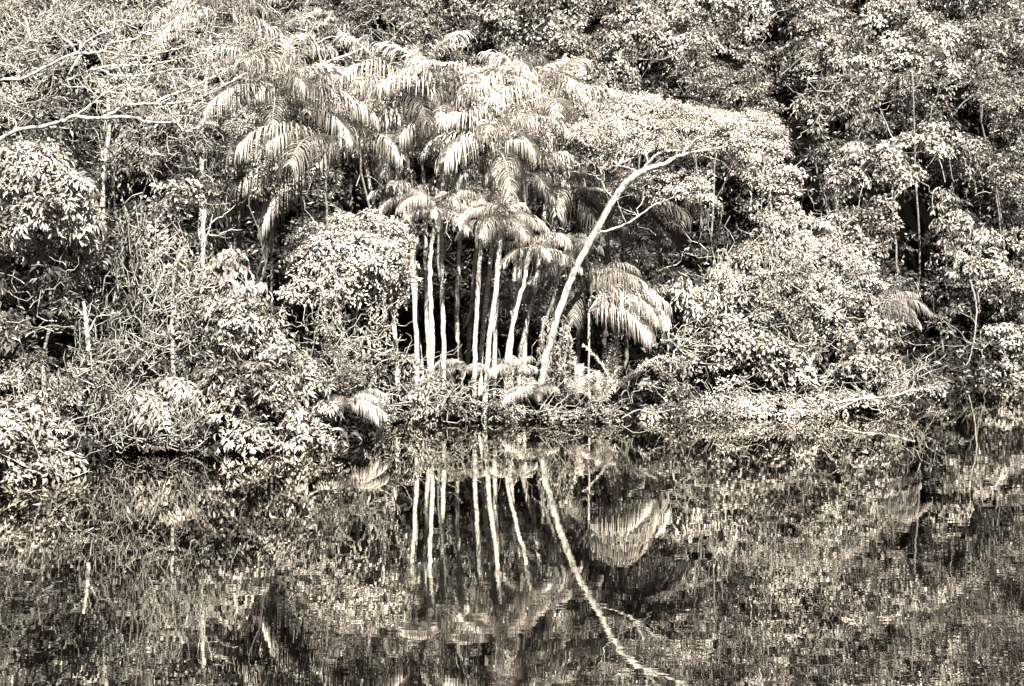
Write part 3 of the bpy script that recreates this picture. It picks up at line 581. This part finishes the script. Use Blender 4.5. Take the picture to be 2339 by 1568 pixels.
palm('foremost palm whose white trunk runs right down to the water', [(1107, 945), (1110, 880), (1117, 776), (1134, 651), (1140, 569)], 45.3, (1152, 500), .66, 11, tr=.09, group=G, seed=15, lo=1)
palm('short palm on a thin right-leaning trunk with broad drooping fronds', [(1157, 826), (1169, 751), (1194, 655), (1204, 610)], 45.8, (1212, 568), .62, 10, tr=.075, group=G, seed=16, lo=1)
palm('short palm with an arching comb frond left of the brightest mop crown', [(952, 800), (944, 650), (938, 520)], 46.6, (930, 456), .62, 10, group=G, seed=17, lo=2)
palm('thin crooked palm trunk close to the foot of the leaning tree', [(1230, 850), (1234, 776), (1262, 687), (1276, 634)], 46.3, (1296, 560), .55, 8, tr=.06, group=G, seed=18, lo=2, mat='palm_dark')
LP = 'palms of the upper left bank'
palm('tall left-hand palm with upright streaming fronds under the bare branches', [(620, 640), (618, 480), (622, 330)], 45.0, (632, 205), 1.05, 13, group=LP, tr=.04, mat='palm_mid', seed=20)
palm('left-hand palm with a sweeping pale crown beside the main clump', [(700, 640), (690, 480), (676, 360)], 45.5, (690, 250), 1.0, 13, group=LP, tr=.04, mat='palm_mid', seed=21)
palm('palm with the longest drooping fronds, hanging beside the black triangular gap', [(760, 760), (755, 640), (748, 520)], 44.6, (742, 352), 1.3, 13, group=LP, seed=22, lo=3, tr=.04, mat='palm_mid', yaw=(1.9, 4.6))
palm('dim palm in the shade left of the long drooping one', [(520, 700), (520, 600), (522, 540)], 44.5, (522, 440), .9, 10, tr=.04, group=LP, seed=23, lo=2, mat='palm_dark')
palm('palm cut by the top edge, streaming fronds above the bare branches', [(460, 420), (470, 200), (480, 110)], 50.5, (490, 30), 1.15, 13, group=LP, seed=24)
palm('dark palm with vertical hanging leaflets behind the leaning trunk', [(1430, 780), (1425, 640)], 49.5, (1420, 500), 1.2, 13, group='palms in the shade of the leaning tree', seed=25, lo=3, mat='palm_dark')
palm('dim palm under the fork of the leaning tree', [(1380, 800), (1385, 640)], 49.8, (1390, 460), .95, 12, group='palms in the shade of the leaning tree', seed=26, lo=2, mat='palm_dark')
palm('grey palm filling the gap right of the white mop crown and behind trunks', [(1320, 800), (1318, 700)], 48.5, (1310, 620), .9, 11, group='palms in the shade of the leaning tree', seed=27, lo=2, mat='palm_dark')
WP = 'low stemless palms along the waterline'
palm('low palm with big arched combs sweeping right over the black cave', [(1345, 860)], 46.0, (1345, 715), 1.02, 8, group=WP, seed=30, lo=2, hi=5, shaft=False, yaw=(-.75, .6), name='low_palm')
palm('low palm with striped arched fronds high beside the leaning trunk', [(1345, 850)], 46.8, (1350, 655), .75, 7, mat='palm_mid', group=WP, seed=31, lo=1, hi=5, shaft=False, yaw=(-.9, .7), name='low_palm')
palm('upright feathery young palm right of the vine-wrapped foot', [(1392, 935)], 45.6, (1405, 900), .72, 6, group=WP, seed=32, lo=9, hi=10, plume=2, shaft=False, name='low_palm')
palm('bright young palm touching its own reflection at the right of the clump', [(1375, 950)], 45.1, (1372, 932), .5, 6, group=WP, seed=33, lo=9, hi=10, plume=2, shaft=False, name='low_palm')
palm('young palm with spread feathers between vine-wrapped foot and water', [(1320, 945)], 45.2, (1318, 915), .5, 6, group=WP, seed=34, lo=9, hi=10, plume=2, shaft=False, name='low_palm')
palm('low palm whose two pale combs droop below the straight white trunk', [(1055, 880)], 45.4, (1058, 848), .42, 6, mat='palm_mid', group=WP, seed=35, lo=2, hi=5, shaft=False, name='low_palm')
palm('low palm arching beside the foot of the foremost trunk on its right', [(1170, 900)], 45.6, (1172, 846), .42, 8, group=WP, seed=36, lo=1, hi=5, shaft=False, name='low_palm')
palm('small low palm with one white comb just above the water, below the leaning tree', [(1215, 940)], 45.0, (1215, 905), .42, 8, group=WP, seed=37, lo=1, hi=5, shaft=False, name='low_palm')
palm('tiny palm dipping its fan into the water beside the brightest bush', [(792, 960)], 41.2, (795, 925), .5, 7, group=WP, seed=38, lo=2, hi=6, shaft=False, yaw=(-2.2, .3), name='low_palm')
palm('lone palm half buried at the right end of the big thicket', [(2040, 860)], 48.6, (2010, 715), .66, 9, mat='palm_mid', group=WP, seed=39, lo=1, hi=5, shaft=False, yaw=(-1.3, 1.0), name='low_palm')
palm('grey palm among the trunks behind the foremost one', [(1165, 780)], 48.0, (1180, 700), .8, 9, group=WP, seed=40, lo=1, hi=5, shaft=False, mat='palm_dark', name='low_palm')

# ------------------------------------------------------------------ camera, light
cam = bpy.data.cameras.new('camera'); co = bpy.data.objects.new('camera', cam); col.objects.link(co)
co.location = (0, 0, H); co.rotation_euler = (math.pi / 2, 0, 0)
cam.sensor_width = 36; cam.lens = 36 * F / 2339; cam.shift_y = -(784 - HOR) / 2339; cam.clip_end = 600; cam.clip_start = .1
C.camera = co
EL, AZ = math.radians(50), math.radians(18)      # sun height; degrees to the right of straight behind the camera
sd = Vector((math.sin(AZ) * math.cos(EL), -math.cos(AZ) * math.cos(EL), math.sin(EL)))
su = bpy.data.lights.new('sun', 'SUN'); su.energy = 5; su.angle = math.radians(.5); su.color = (1, .955, .87)
so = bpy.data.objects.new('sun', su); col.objects.link(so); so.rotation_euler = sd.to_track_quat('Z', 'Y').to_euler(); so.location = (0, 0, 40)
w = bpy.data.worlds.new('World'); C.world = w; w.use_nodes = True; nt = w.node_tree; nd = nt.nodes; nd.clear()
sk = nd.new('ShaderNodeTexSky'); sk.sky_type = 'NISHITA'; sk.sun_disc = False; sk.air_density = .35; sk.dust_density = .2; sk.ozone_density = 1.; sk.sun_elevation = EL; sk.sun_rotation = math.pi - AZ
bw = nd.new('ShaderNodeSeparateColor'); tint = nd.new('ShaderNodeMix'); tint.data_type = 'RGBA'; tint.blend_type = 'MULTIPLY'; tint.inputs[0].default_value = 1
tint.inputs[7].default_value = (1, .94, .88, 1)
bg = nd.new('ShaderNodeBackground'); bg.inputs[1].default_value = .05; out = nd.new('ShaderNodeOutputWorld')
nt.links.new(sk.outputs[0], bw.inputs[0]); nt.links.new(bw.outputs[0], tint.inputs[6]); nt.links.new(tint.outputs[2], bg.inputs[0]); nt.links.new(bg.outputs[0], out.inputs[0])
C.view_settings.view_transform = 'Standard'; C.view_settings.look = 'None'; C.view_settings.gamma = 1; C.view_settings.exposure = 2.72
C.cycles.max_bounces = 5; C.cycles.diffuse_bounces = 0; C.cycles.glossy_bounces = 3; C.cycles.transmission_bounces = 2; C.cycles.transparent_max_bounces = 4
print('tris', sum(len(m.polygons) for m in bpy.data.meshes))
